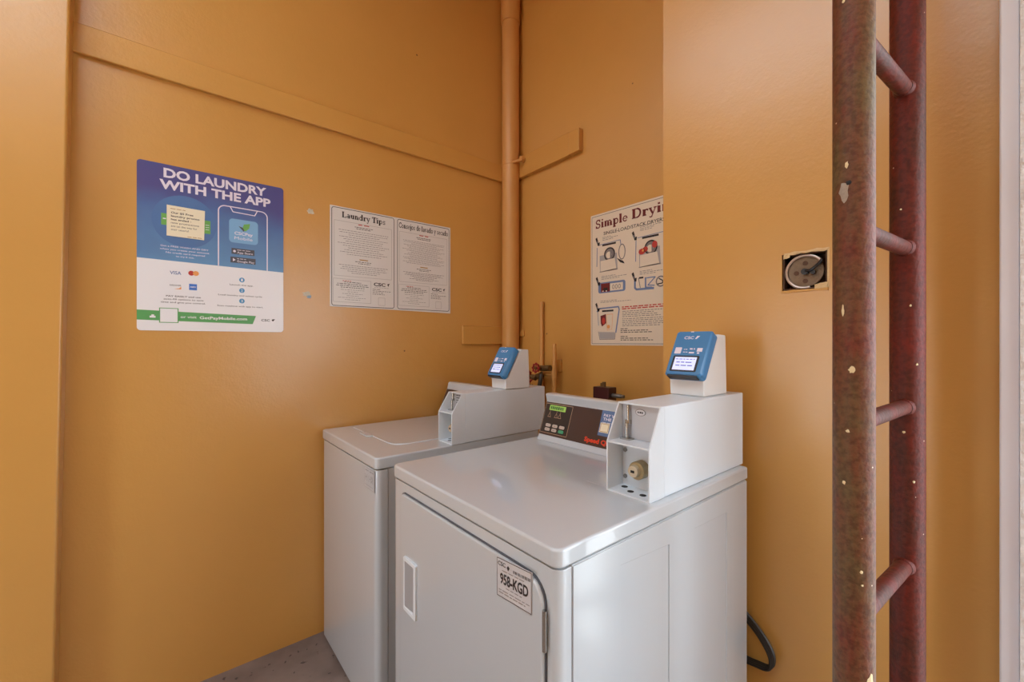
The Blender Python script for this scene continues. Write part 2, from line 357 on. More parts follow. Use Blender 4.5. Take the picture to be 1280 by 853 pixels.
class Print:
    """flat print in the plane of a sign: u to the right, v up, n out of the surface"""
    def __init__(s, o, u, v, n): s.o = Vector(o); s.u = Vector(u); s.v = Vector(v); s.n = Vector(n); s.g = G(); s.lay = 1
    def P(s, a, b): return s.o + s.u * a + s.v * b + s.n * (s.lay * .0004)
    def new(s): s.g = G(); return s
    def use(s, m, lay=None):
        s.g.use(m)
        if lay is not None: s.lay = lay
        return s
    def poly(s, pts): s.g.face([s.P(*p) for p in pts]); return s
    def rect(s, a0, a1, b0, b1): return s.poly([(a0, b0), (a1, b0), (a1, b1), (a0, b1)])
    def line(s, pts, w):
        for i in range(len(pts) - 1):
            (a, b), (c, d) = pts[i], pts[i + 1]; L = math.hypot(c - a, d - b)
            if L < 1e-9: continue
            nx, ny = -(d - b) / L * w / 2, (c - a) / L * w / 2; ex, ey = (c - a) / L * w * .12, (d - b) / L * w * .12
            s.poly([(a - nx - ex, b - ny - ey), (c - nx + ex, d - ny + ey), (c + nx + ex, d + ny + ey), (a + nx - ex, b + ny - ey)])
        return s
    def loop(s, pts, w): return s.line(list(pts) + [pts[0]], w)
    def disc(s, a, b, r, n=20, ry=None): return s.poly([(a + r * math.cos(2 * math.pi * i / n), b + (ry or r) * math.sin(2 * math.pi * i / n)) for i in range(n)])
    def text(s, t, a0, a1, b, h, bold=0.0, rise=0.0):
        # fits the text between a0 and a1 on baseline b, cap height h
        vs, fs = glyph_mesh(t, bold)
        x0 = min(v[0] for v in vs); x1 = max(v[0] for v in vs); sx = (a1 - a0) / (x1 - x0); sy = h / .72
        s.g.mesh([s.P(a0 + (x - x0) * sx, b + y * sy + rise * (x - x0) * sx) for x, y in vs], fs); return s
    def serif(s, t, a0, a1, b, h):
        W = sum(SER[c][0] for c in t); sx = (a1 - a0) / W; x = a0
        for c in t:
            adv, st = SER[c]
            for pts, w in st:
                for i in range(len(pts) - 1):
                    (p, q), (c2, d) = pts[i], pts[i + 1]; L = math.hypot(c2 - p, d - q)
                    if L < 1e-9: continue
                    nx, ny = -(d - q) / L * w / 2, (c2 - p) / L * w / 2; e = .12 * w if len(pts) > 2 else 0
                    ex, ey = (c2 - p) / L * e, (d - q) / L * e
                    s.poly([(x + X * sx, b + Y * h) for X, Y in ((p - nx - ex, q - ny - ey), (c2 - nx + ex, d - ny + ey), (c2 + nx + ex, d + ny + ey), (p + nx - ex, q + ny - ey))])
            x += adv * sx
        return s
    def words(s, a0, a1, b, h, frac=1.0, center=True, wl=.012):
        # one unreadable line of fine print: word-length marks
        L = (a1 - a0) * frac; a = a0 + ((a1 - a0) - L) / 2 if center else a0; e = a + L
        while a < e - wl * .3:
            w = min(random.uniform(.5, 1.5) * wl, e - a)
            s.rect(a, a + w, b, b + h); a += w + wl * .28
        return s
    def build(s, name, parent, **k):
        o = obj(name, s.g, None, parent, clean=False, **k)
        if 'print' in name or name in ('captions', 'panel_icons', 'note_text', 'company_mark', 'screen_text'): o['kind'] = 'stuff'
        return o

# ================================================================ SETTING
XL, YB, YP, XP = -2.08, 1.715, 1.39, -.831
TOP = 3.75
struct('floor', G().box(-2.3, 1.1, -1.8, 1.5, -.1, 0).box(-2.3, .03, 1.5, 1.9, -.1, 0), 'floor')
struct('floor_outside', G().box(.03, 14, 1.5, 16, -.12, -.02).box(1.1, 14, -8, 1.5, -.12, -.02), 'ground')  # out of view, kept pale to throw light through the openings
struct('wall_left', G().box(XL - .2, XL, -1.8, YB + .2, 0, TOP), 'wall')
struct('wall_back', G().box(XL, XP + .3, YB, YB + .2, 0, TOP), 'wall')
struct('wall_front', G().box(XL, -1.35, -1.8, -1.6, 0, TOP), 'wall')  # unseen; cut short to let fill light in behind the camera
struct('added_wall_side', G().box(.95, 1.1, -1.8, .82, 0, TOP), 'wall')  # unseen partition, placed to hold back light falling straight on the dryer side
struct('unseen_lintel_9', G().box(-1.35, -.85, -1.8, -1.65, 1.85, TOP), 'wall')  # lintel added out of view to cut light from the rear opening
struct('added_wall_behind', G().box(-.85, .95, -1.8, -1.65, 0, TOP), 'wall')  # added out of view, narrows the rear opening to dim its light
struct('unseen_lintel_7', G().box(.95, 1.1, .82, 1.325, 2.2, TOP), 'wall')  # unseen lintel added over the side opening, limits light from high up
struct('unseen_lintel_8', G().box(.03, 1.1, 1.325, 1.47, 2.2, TOP), 'wall')  # unseen lintel added over the far opening, keeps the upper walls darker
struct('ceiling', G().box(XL - .2, 1.1, -.5, YB + .2, TOP, TOP + .15), 'ceiling')  # unseen; stops short behind the camera so sky light reaches the machine tops
# leaning near pier on the left
def lean(z): return -.2738 + .0162 * z
g = G(); xa, xb = XL, -2.0
g.mesh([(xa, -1.6, 0), (xb, -1.6, 0), (xb, lean(0), 0), (xa, lean(0), 0), (xa, -1.6, TOP), (xb, -1.6, TOP), (xb, lean(TOP), TOP), (xa, lean(TOP), TOP)],
       [(0, 1, 2, 3), (7, 6, 5, 4), (0, 4, 5, 1), (1, 5, 6, 2), (2, 6, 7, 3), (3, 7, 4, 0)])
struct('wall_near', g, 'wall', bevel=.008, seg=3)
# projecting wall on the right with the opening for the junction box
hx0, hx1, hz0, hz1 = -.452, -.342, 1.493, 1.598
g = G()
xs = [XP, hx0, hx1, 0.0]; zs = [0, hz0, hz1, TOP]
for i in range(3):
    for j in range(3):
        if i == 1 and j == 1: continue
        g.face([(xs[i], YP, zs[j]), (xs[i + 1], YP, zs[j]), (xs[i + 1], YP, zs[j + 1]), (xs[i], YP, zs[j + 1])])
dp = YP + .06
g.face([(hx0, YP, hz0), (hx0, dp, hz0), (hx0, dp, hz1), (hx0, YP, hz1)]); g.face([(hx1, YP, hz0), (hx1, YP, hz1), (hx1, dp, hz1), (hx1, dp, hz0)])
g.face([(hx0, YP, hz0), (hx1, YP, hz0), (hx1, dp, hz0), (hx0, dp, hz0)]); g.face([(hx0, YP, hz1), (hx0, dp, hz1), (hx1, dp, hz1), (hx1, YP, hz1)])
g.face([(hx0, dp, hz0), (hx1, dp, hz0), (hx1, dp, hz1), (hx0, dp, hz1)])
g.face([(XP, YP, 0), (XP, YP, TOP), (XP, YB, TOP), (XP, YB, 0)])
g.face([(0, YP, 0), (0, YB, 0), (0, YB, TOP), (0, YP, TOP)])
struct('wall_right', g, 'wall', clean=False)
struct('trim_1', G().box(XL, XL + .018, lean(2.4) - .02, YB, 2.337, 2.44), 'trimpaint', bevel=.004)
struct('trim_2', G().box(XL + .018, -1.568, YB - .028, YB, 2.352, 2.478), 'trimpaint', bevel=.004)
struct('trim_3', G().box(-1.566, -1.489, YB - .034, YB, 2.352, 2.472), 'trimpaint', bevel=.005)
struct('trim_4', G().box(XL, XL + .014, 1.336, YB - .005, 1.33, 1.442), 'trimpaint', bevel=.006)
struct('trim_5', G().box(XL + .016, -1.955, YB - .012, YB, 1.38, 1.42), 'trimpaint', bevel=.004)
struct('trim_6', G().box(-.0355, -.008, 1.33, YP, 0, TOP), 'jamb', bevel=.003)
struct('wall_outside', G().box(-.008, .03, 1.325, YB + .2, 0, TOP), 'stucco')

# pale scraps left on the left wall (parts of the wall)
wl_o = bpy.data.objects['wall_left']
def blot(x, y, z, ry, rz, m, name):
    pts = []
    for i in range(14):
        t = 2 * math.pi * i / 14; q = random.uniform(.6, 1.15); pts.append((y + ry * q * math.cos(t), z + rz * q * math.sin(t)))
    return obj(name, G().prism(pts, 'x', x, x + .0015), m, wl_o)
blot(XL, .521, 1.942, .018, .016, 'residue', 'tape_scrap')
blot(XL, .507, 1.563, .020, .012, 'residue', 'tape_scrap')
blot(XL + .0012, .515, 1.552, .012, .008, 'residueblue', 'tape_scrap')

# ================================================================ SIGNS
# --- blue app sign on the left wall
SX = XL + .001
t = thing('wall_sign', 'blue and white laundry app sign with a phone drawing, on left wall', 'sign', (SX, .165, 1.385))
obj('sign_panel', G().prism(rrect(-.073, .410, 1.389, 2.0205, .012), 'x', SX, SX + .002), 'white', t)
F = Print((SX + .002, 0, 0), (0, 1, 0), (0, 0, 1), (1, 0, 0))
p = F.new().use('signblue', 1); p.poly([(-.073, 1.6575), (.410, 1.651)] + rrect(-.073, .410, 1.389, 2.0205, .012)[14:]); p.build('blue_field', t)
p.new().use('lilac', 2); p.text('DO LAUNDRY', .003, .344, 1.972, .0345, .034); p.text('WITH THE APP', -.009, .360, 1.9275, .0345, .034); p.build('headline', t)
p.new().use('ring', 2)
p.disc(.068, 1.812, .100, 36)
p.use('leafgreen', 3); p.rect(-.004, .022, 1.79, 1.834); p.rect(.12, .148, 1.777, 1.829)
p.use('lilac', 4)
for k in range(3): p.rect(.132, .144, 1.792 + k * .009, 1.794 + k * .009)
p.rect(.001, .010, 1.812, 1.816)
p.build('banknote_picture', t)
o = obj('paper_note', G().prism([(.0118, 1.7505), (.1275, 1.7492), (.130, 1.8655), (.0125, 1.8675)], 'x', SX + .0045, SX + .0055), 'note', t, label='cream paper note stuck on the blue sign')
Fn = Print((SX + .0055, 0, 0), (0, 1, 0), (0, 0, 1), (1, 0, 0)); q = Fn.new().use('ink', 1)
for i, (s_, w_, bd) in enumerate((('Our $5 Free', .068, .02), ('laundry promo', .088, .02), ('has ended -', .062, .02), ('new promotions', .086, .0), ('are on the way for', .080, .0), ('our users!', .054, .0))):
    q.text(s_, .025, .025 + w_, 1.837 - i * .0128, .0072, bd)
q.use('inkgold', 1); q.words(.023, .07, 1.854, .002); q.words(.075, .12, 1.754, .002); q.build('note_text', o)
p.new().use('lilac', 2)
for (s_, a, b_, z_) in (('Get a FREE WASH AND DRY', -.006, .142, 1.7085), ('when you create your account.', -.008, .146, 1.6965), ('No credit card required', .010, .130, 1.6845), ('to try it out.', .040, .096, 1.6725)):
    p.text(s_, a, b_, z_, .0062, .01)
p.build('small_print', t)
p.new().use('lilac', 2)
p.line([(.1745, 1.6555), (.1745, 1.878)] + arc(.197, 1.879, .0225, .0225, 180, 90, 6) + [(.325, 1.9015)] + arc(.325, 1.879, .0225, .0225, 90, 0, 6) + [(.3475, 1.6525)], .0042)
p.line([(.214, 1.9015), (.224, 1.882), (.301, 1.8795), (.311, 1.9015)], .0036)
p.use('appblue', 2); p.poly(rrect(.2104, .313, 1.756, 1.854, .014))
p.use('leafgreen', 3); p.poly([(.255, 1.812), (.262, 1.836), (.284, 1.842), (.281, 1.822), (.268, 1.808)])
p.use('darkgrey', 4); p.poly([(.243, 1.826), (.257, 1.822), (.264, 1.812), (.262, 1.805)])
p.use('lilac', 3); p.text('CSCPay', .229, .294, 1.790, .0125, .02); p.text('Mobile', .229, .293, 1.770, .0125, 0)
p.use('darkgrey', 3); p.rect(.2187, .2998, 1.709, 1.733); p.rect(.2150, .3043, 1.673, 1.697)
p.use('lilac', 4); p.disc(.2290, 1.7205, .0050, 10); p.text('App Store', .238, .294, 1.7125, .0085, .01); p.words(.238, .285, 1.7255, .0022)
p.poly([(.2235, 1.678), (.2235, 1.692), (.233, 1.685)]); p.text('Google Play', .238, .300, 1.6765, .0085, .01); p.words(.238, .270, 1.6895, .0022)
p.build('phone_picture', t)
p.new().use('ink', 1)
p.use('inkblue'); p.text('VISA', .0215, .0560, 1.6055, .0125, .02)
p.use('inkbrightred'); p.disc(.087, 1.615, .0095); p.use('inkorange', 2); p.disc(.1015, 1.6152, .0095, 20)
p.use('ink', 1); p.text('DISCOVER', .0215, .056, 1.561, .0052, .01); p.use('inkorange'); p.poly([(.050, 1.553), (.056, 1.560), (.056, 1.549), (.035, 1.549)])
p.use('cardblue'); p.rect(.080, .1046, 1.549, 1.573); p.use('white', 2); p.text('AMEX', .0825, .102, 1.5585, .0052, .02)
p.use('ink', 1)
for s_, a, b_, z_, bd in (('PAY EASILY and use', .0105, .117, 1.5185, .012), ('auto-fill options to save', .0035, .1255, 1.507, .004), ('time and give you control.', -.005, .132, 1.495, .004), ('Launch the app.', .213, .296, 1.5795, .002), ('Load laundry and select cycle.', .174, .330, 1.5355, .002), ('Scan machine with app to start.', .1705, .3325, 1.491, .002)):
    p.text(s_, a, b_, z_, .0062, bd)
for k, z_ in enumerate((1.604, 1.560, 1.5165)):
    p.use('numblue', 1); p.disc(.2552, z_, .0098); p.use('white', 2); p.text(str(k + 1), .2522, .2582, z_ - .0055, .011, .01)
p.use('bandgreen', 1); p.poly([(-.073, 1.4285), (.2938, 1.4215), (.3058, 1.4560), (-.073, 1.4655)])
p.use('white', 2); p.rect(-.037, -.020, 1.437, 1.444); p.rect(-.032, -.024, 1.444, 1.449)
p.use('bandgreen', 2); p.rect(-.0098, .0477, 1.419, 1.4755); p.use('white', 3); p.rect(-.0068, .0447, 1.4215, 1.473)
p.use('white', 2); p.text('or visit', .054, .1035, 1.4385, .0100, .008); p.text('GetPayMobile.com', .1135, .2735, 1.4365, .0115, .022)
p.use('ink', 1); p.text('CSC', .3255, .3575, 1.4345, .0095, .02); p.poly([(.364, 1.441), (.369, 1.434), (.3775, 1.444), (.369, 1.4445)])
p.build('lower_print', t)

# --- tips signs (one sheet, two framed halves)
t = thing('tips_sign', 'white laundry tips sheet in English and Spanish halves, on left wall', 'sign', (SX, .93, 1.505))
obj('sign_panel', G().prism([(.606, 1.514), (.93, 1.512), (1.259, 1.508), (1.259, 1.993), (.93, 1.9915), (.606, 1.991)], 'x', SX, SX + .002), 'paper', t)
F = Print((SX + .002, 0, 0), (0, 1, 0), (0, 0, 1), (1, 0, 0))
for half, (a0, a1, title, n1, n2) in enumerate(((.6140, .9225, 'Laundry Tips', 12, 5), (.9415, 1.2500, 'Consejos de lavado y secado', 17, 7))):
    dx = a0 - .614; p = F.new().use('ink', 1)
    p.loop(rrect(a0, a1, 1.5195, 1.9845, .010, 4), .0028)
    p.build('border_line', t)
    p.new().use('ink', 1)
    if half == 0: p.serif(title, .660, .877, 1.9420, .0280)
    else: p.serif(title, .949, 1.243, 1.9425, .0275)
    p.build('headline', t)
    p.new(); c = (a0 + a1) / 2
    p.use('inkbrightred', 1); p.words(c - .030, c + .024, 1.917, .0045, wl=.03)
    p.use('ink'); p.words(c - .047, c + .042, 1.9045, .0028, wl=.01); p.words(c - .04, c + .036, 1.897, .0028, wl=.01)
    p.use('inkgrey'); W = [.95, .92, .6, .93, .78, .7, .98, .8, .62, .75, .9, .66, .95, .9, .7, .96, .8]
    for k in range(n1):
        p.words(a0 + .022, a1 - .022, 1.882 - k * (.125 / n1), .0022 if half == 0 else .0018, W[k % len(W)] - .02, wl=.011)
    p.use('inkgold'); p.words(c - .024, c + .02, 1.746, .0048, wl=.03); p.use('ink'); p.words(c - .045, c + .04, 1.736, .0028); p.words(c - .03, c + .03, 1.728, .0026)
    p.use('inkgrey')
    for k in range(n2): p.words(a0 + .03, a1 - .03, 1.715 - k * (.046 / n2), .0022, [.98, .86, .92, .66, .5, .7, .4][k], wl=.011)
    p.use('inklight'); p.loop([(a0 + .011, 1.662), (a1 - .013, 1.665), (a1 - .013, 1.924), (a0 + .011, 1.924)], .0015)
    b1 = a0 + .187 if half == 0 else a0 + .183
    p.loop([(a0 + .007, 1.5375), (b1, 1.5375), (b1, 1.6480), (a0 + .007, 1.6480)], .0015)
    cc = (a0 + .007 + b1) / 2
    p.use('inkbrightred'); p.words(a0 + .05, a0 + .09, 1.638, .003, center=False)
    p.use('ink')
    for k, fr in enumerate((.5, .9, .95, .7)): p.words(a0 + .016, b1 - .008, 1.6325 - k * .0085, .0026, fr, wl=.012)
    p.use('inkgrey')
    for k, fr in enumerate((.7, .3, .6, .35, .85, .45)): p.words(a0 + .016, b1 - .008, 1.5965 - k * .0095, .0018, fr, wl=.012)
    p.build('small_print', t)
    p.new().use('ink', 1); x = .8157 + dx if half == 0 else 1.1418
    p.text('CSC', x, x + .061, 1.6275, .0165, .03); p.poly([(x + .070, 1.640), (x + .083, 1.645), (x + .078, 1.634), (x + .076, 1.627)])
    p.use('inkgrey'); p.words(x + .002, x + .083, 1.619, .0018); p.use('ink')
    for k, fr in enumerate((.45, .98, .6, .65)): p.words(x - .006, x + .090, 1.609 - k * .0082, .0022, fr, False)
    p.use('inklight', 1); p.loop([(x + .024, 1.531), (x + .058, 1.531), (x + .058, 1.569), (x + .024, 1.569)], .0015)
    p.build('company_mark', t)

# --- drying instructions on the back wall
SY = YB - .001
t = thing('drying_sign', 'warm white dryer instructions sign with small pictures, half behind the projecting wall', 'sign', (-1.1, SY, 1.33))
obj('sign_panel', G().prism(rrect(-1.435, -.86, 1.329, 1.997, .006), 'y', SY - .002, SY), 'tanpaper', t)
F = Print((0, SY - .002, 0), (1, 0, 0), (0, 0, 1), (0, -1, 0))
p = F.new().use('inkgrey', 1); p.loop([(-1.4265, 1.3375), (-.868, 1.3375), (-.868, 1.987), (-1.4265, 1.987)], .0028); p.build('border_line', t)
p = F.new().use('inkred', 1); p.serif('Simple', -1.404, -1.209, 1.9245, .043); p.build('headline', t); p.new().use('inkred', 1); p.serif('Dryin', -1.188, -.985, 1.927, .045); p.build('headline', t)
p.new().use('inkred', 1)
p.use('ink'); p.text('SINGLE-LOAD/STACK DRYERS', -1.352, -1.016, 1.8835, .0165, .012); p.build('subheading', t)
p.new().use('ink', 1)
def hand(a, b):   # little pointing hand: sleeve, palm and finger
    p.use('ink', 1); p.poly([(a, b - .012), (a + .010, b - .006), (a + .016, b - .024), (a + .006, b - .030)])
    p.use('inkgrey', 1); p.poly([(a + .004, b - .026), (a + .016, b - .022), (a + .020, b - .040), (a + .012, b - .042)])
    p.use('ink', 1); p.poly([(a + .012, b - .036), (a + .028, b - .034), (a + .026, b - .052), (a + .014, b - .050)])
for a, b in ((-1.404, 1.886), (-1.186, 1.874), (-1.402, 1.684), (-1.187, 1.681), (-1.405, 1.552)): hand(a, b)
def cap(a0, a1, b, n=3):
    p.use('inkgrey', 1)
    for k in range(n): p.words(a0, a1, b - k * .0072, .0024, [.55, 1, .7][k % 3], False, wl=.014)
cap(-1.359, -1.267, 1.871); cap(-1.141, -1.030, 1.884, 4); cap(-1.366, -1.21, 1.675); cap(-1.143, -1.026, 1.673); cap(-1.372, -1.19, 1.551, 2)
p.build('captions', t)
def machine(a0, a1, b0, b1, red=False):
    w = a1 - a0
    p.use('inkblue', 1); p.line([(a0, b0 + .03), (a0 + .002, b1 - .012)], .004); p.line([(a0 + .01, b1), (a1 - .03, b1 + .004)], .003); p.line([(a1 - .03, b1 + .004), (a1 - .026, b1 - .02)], .004)
    p.use('ink', 2); p.rect(a0 + .035, a1 - .055, b1 - .010, b1 - .001)
    cx, cy = a0 + w * .46, b0 + (b1 - b0) * .60
    p.use('inklight', 1); p.poly([(a0 + .02, b0), (a0 + .018, cy), (a1 - .05, cy), (a1 - .045, b0)])
    p.use('inkgrey', 2); p.disc(cx, cy, .034, 22); p.use('ink', 3); p.loop(arc(cx, cy, .030, .030, 0, 360, 20), .006)
    p.use('tanpaper', 3); p.disc(cx - .004, cy - .004, .017, 14); p.use('inkgrey', 4); p.rect(cx + .004, cx + .012, cy - .02, cy + .02)
    p.use('tanpaper', 4); p.poly([(a0 + .024, b0 + .002), (a0 + .024, cy - .028), (cx + .032, cy - .024), (a1 - .052, b0 + .006)])
    p.use('inkgrey', 1); p.line([(a0 + .018, b0), (a1 - .045, b0 + .004)], .003)
    if red:
        p.use('inkbrightred', 5); p.disc(cx - .046, cy - .012, .018, 10, .014); p.disc(cx - .028, cy - .004, .014, 10, .012); p.disc(cx + .020, cy + .010, .014, 10, .016)
        p.use('inkorange', 6); p.disc(cx - .040, cy - .008, .006, 8)
    else:
        p.use('inkgrey', 1); p.loop(arc(a1 - .020, cy, .018, .036, 0, 360, 18), .005); p.use('ink', 2); p.poly([(a1 - .050, cy - .026), (a1 - .012, cy - .046), (a1 - .004, cy - .06), (a1 - .03, cy - .05)])
p.new(); machine(-1.395, -1.222, 1.700, 1.838); p.build('dryer_picture', t)
p.new(); machine(-1.165, -.99, 1.693, 1.832, True); p.build('dryer_picture', t)
p.new(); p.use('inkblue', 1); p.poly(rrect(-1.386, -1.222, 1.592, 1.646, .012)); p.use('tanpaper', 2); p.rect(-1.312, -1.236, 1.600, 1.636)
p.use('inkred', 3); p.rect(-1.368, -1.313, 1.597, 1.640); p.use('ink', 4); p.rect(-1.352, -1.326, 1.602, 1.618); p.use('tanpaper', 5); p.rect(-1.360, -1.350, 1.599, 1.604); p.rect(-1.338, -1.330, 1.598, 1.604)
p.use('inkgrey', 3)
for k in range(3): p.loop(arc(-1.292 + k * .018, 1.618, .006, .010, 0, 360, 10), .003)
p.build('control_picture', t)
p.new(); p.use('inkblue', 1); p.line([(-1.169, 1.640), (-1.169, 1.600), (-1.160, 1.592), (-1.070, 1.590)], .010); p.use('inkgrey', 1); p.line([(-1.150, 1.644), (-1.140, 1.598)], .004)
p.use('ink', 1); p.rect(-1.147, -1.124, 1.640, 1.648); p.use('inkblue', 2); p.line([(-1.112, 1.642), (-1.112, 1.596), (-1.080, 1.594)], .008); p.line([(-1.106, 1.640), (-1.062, 1.640), (-1.100, 1.606), (-1.066, 1.602)], .005)
p.use('inkgrey', 2); p.loop(arc(-1.035, 1.617, .022, .022, 0, 360, 16), .006); p.use('ink', 3); p.line([(-1.050, 1.606), (-1.026, 1.608), (-1.026, 1.62), (-1.044, 1.63)], .005)
p.build('lint_picture', t)
p.new(); p.use('inkblue', 1); p.line([(-1.394, 1.500), (-1.380, 1.515), (-1.262, 1.518), (-1.258, 1.505), (-1.278, 1.392)], .007); p.line([(-1.390, 1.51), (-1.384, 1.430)], .003)
p.use('ink', 1); p.rect(-1.362, -1.292, 1.497, 1.506)
p.use('inkred', 1); p.poly([(-1.372, 1.478), (-1.338, 1.486), (-1.336, 1.44), (-1.362, 1.424), (-1.370, 1.44)]); p.use('inkbrightred', 2); p.disc(-1.352, 1.452, .010, 8, .018)
p.use('inkorange', 1); p.loop([(-1.335, 1.482), (-1.296, 1.484), (-1.302, 1.41), (-1.33, 1.405)], .002); p.disc(-1.322, 1.422, .010, 10)
p.use('inkgrey', 1); p.line([(-1.385, 1.398), (-1.376, 1.359), (-1.284, 1.360), (-1.281, 1.390)], .003); p.use('inklight', 1); p.poly([(-1.381, 1.397), (-1.374, 1.362), (-1.286, 1.362), (-1.283, 1.394)])
p.build('loading_picture', t)
p.new().use('inkbrightred', 1); p.words(-1.242, -.90, 1.512, .0052, wl=.02); p.words(-1.242, -.90, 1.503, .0052, wl=.02)
p.use('inkgrey', 1)
for k, fr in enumerate((.98, .5, .55, .6)): p.words(-1.240, -.90, 1.492 - k * .0085, .0030, fr, False, wl=.015)
for k, fr in enumerate((.98, .97, .95, .94, .6)): p.words(-1.240, -.90, 1.456 - k * .0085, .0030, fr, False, wl=.015)
p.use('ink')
for z0 in (1.408, 1.371):
    for k, fr in enumerate((.2, .75, .88)): p.words(-1.250, -1.050, z0 - k * .0085, .0034, fr, False, wl=.016)
p.build('small_print', t)

# ================================================================ PIPES ON THE BACK WALL
PX, PY = -2.018, 1.652
t = thing('drain_pipe', 'thick orange painted vertical pipe running up the room corner', 'pipe', (PX, PY, 0))
obj('pipe_shaft', G().cyl((PX, PY, 0), (PX, PY, 3.5), .053, n=32), 'pipepaint', t, smooth=True)
obj('coupling', G().cyl((PX, PY, 3.30), (PX, PY, 3.56), .0595, n=32), 'pipepaint', t, bevel=.006)
g = G().cyl((PX, PY, 2.425), (PX, PY, 2.448), .0555, n=32); obj('pipe_strap', g, 'pipepaint', t, bevel=.003)
g = G().tube(smooth_path([(PX + .045, PY - .02, 2.432), (PX + .07, PY - .01, 2.434), (PX + .088, PY + .012, 2.44)], 5), .008)
g.cyl((PX + .088, PY + .004, 2.446), (PX + .088, PY + .030, 2.446), .016, n=16); obj('strap_bolt', g, 'pipepaint', t, smooth=True)

t = thing('water_pipe', 'thin orange painted supply pipe with side branch, on back wall', 'pipe', (-1.65, 1.662, 0))
obj('pipe_shaft', G().cyl((-1.65, 1.662, 0), (-1.65, 1.662, 1.336), .0120), 'pipepaint', t, smooth=True)
obj('branch', G().cyl((-1.65, 1.662, 1.166), (-1.80, 1.662, 1.166), .0115), 'pipepaint', t, smooth=True)
obj('fitting', G().cyl((-1.65, 1.662, 1.14), (-1.65, 1.662, 1.192), .016), 'pipepaint', t, smooth=True)
obj('wall_plate', G().box(-1.715, -1.640, 1.700, YB, 1.18, 1.25), 'trimpaint', t, bevel=.003)
t = thing('stub_pipe', 'thin orange painted capped pipe stub rising above the red valves', 'pipe', (-1.790, 1.699, 0))
obj('pipe_shaft', G().cyl((-1.790, 1.699, 0), (-1.790, 1.699, 1.570), .0120), 'pipepaint', t, smooth=True)
obj('cap', G().cyl((-1.790, 1.699, 1.562), (-1.790, 1.699, 1.579), .0145), 'pipepaint', t, bevel=.003)

def valve(loc, axis, label, body_to):
    loc = Vector(loc); ax = Vector(axis).normalized(); t = thing('water_valve', label, 'valve', loc, 'red wheel valves behind the washer')
    a = ax.orthogonal().normalized(); b = ax.cross(a)
    g = G(); n = 48; ring = []
    for i in range(n):
        th = 2 * math.pi * i / n; r = .026 + .0035 * math.cos(8 * th); ring.append((th, r))
    for k in range(2):
        pass
    vs = []
    for th, r in ring:
        d = a * math.cos(th) + b * math.sin(th)
        vs += [loc + d * (r) + ax * .004, loc + d * (r) - ax * .004, loc + d * .018 - ax * .004, loc + d * .018 + ax * .004]
    fs = []
    for i in range(n):
        j = (i + 1) % n
        for k in range(4): fs.append((i * 4 + k, i * 4 + (k + 1) % 4, j * 4 + (k + 1) % 4, j * 4 + k))
    g.mesh(vs, fs)
    for k in range(4):
        th = math.pi / 4 + k * math.pi / 2; d = a * math.cos(th) + b * math.sin(th); g.cyl(loc + d * .004, loc + d * .020, .0035, n=8)
    obj('hand_wheel', g, 'valvered', t)
    obj('stem', G().cyl(loc + ax * .008, loc - ax * .045, .005, n=12).cyl(loc + ax * .009, loc - ax * .003, .009, n=6), 'valvebody', t, smooth=True)
    e = Vector(body_to); obj('valve_body', G().cyl(loc - ax * .02, loc - ax * .052, .013, .017, 14).cyl(loc - ax * .045, e, .016, n=14), 'valvebody', t, smooth=True)
    return t
valve((-1.722, 1.590, 1.203), (.05, -1, .1), 'red wheel valve higher up, beside the thin supply pipe', (-1.66, 1.640, 1.203))
valve((-1.778, 1.585, 1.158), (-.95, -.25, .2), 'middle red wheel valve, turned edge-on beside the washer card reader', (-1.72, 1.640, 1.166))
valve((-1.762, 1.570, 1.118), (-.45, -.5, .75), 'lowest red wheel valve almost touching the washer coin box', (-1.735, 1.630, 1.07))
h = obj('water_hose', G().tube(smooth_path([(-1.688, 1.600, 1.166), (-1.684, 1.590, 1.140), (-1.690, 1.575, 1.05), (-1.70, 1.55, .8), (-1.69, 1.50, .5)], 8), .012), 'cord', smooth=True)
tag(h, 'black hose hanging down behind the washer beside red valves', 'hose')

t = thing('gas_fitting', 'dark maroon pipe fitting box poking up behind the dryer control panel', 'pipe fitting', (-1.26, 1.6, 0))
obj('fitting_box', G().box(-1.304, -1.212, 1.57, 1.63, 1.03, 1.136), 'maroon', t, bevel=.004)
obj('stub', G().cyl((-1.262, 1.60, 1.13), (-1.262, 1.60, 1.158), .009).cyl((-1.276, 1.60, 1.13), (-1.276, 1.60, 1.152), .006), 'valvebody', t, smooth=True)
obj('riser', G().cyl((-1.258, 1.60, 0), (-1.258, 1.60, 1.035), .014), 'cord', t, smooth=True)
obj('union_nut', G().cyl((-1.212, 1.60, 1.100), (-1.165, 1.60, 1.100), .010, n=8).cyl((-1.165, 1.6, 1.1), (-1.15, 1.60, 1.1), .007), 'steel', t, smooth=True)

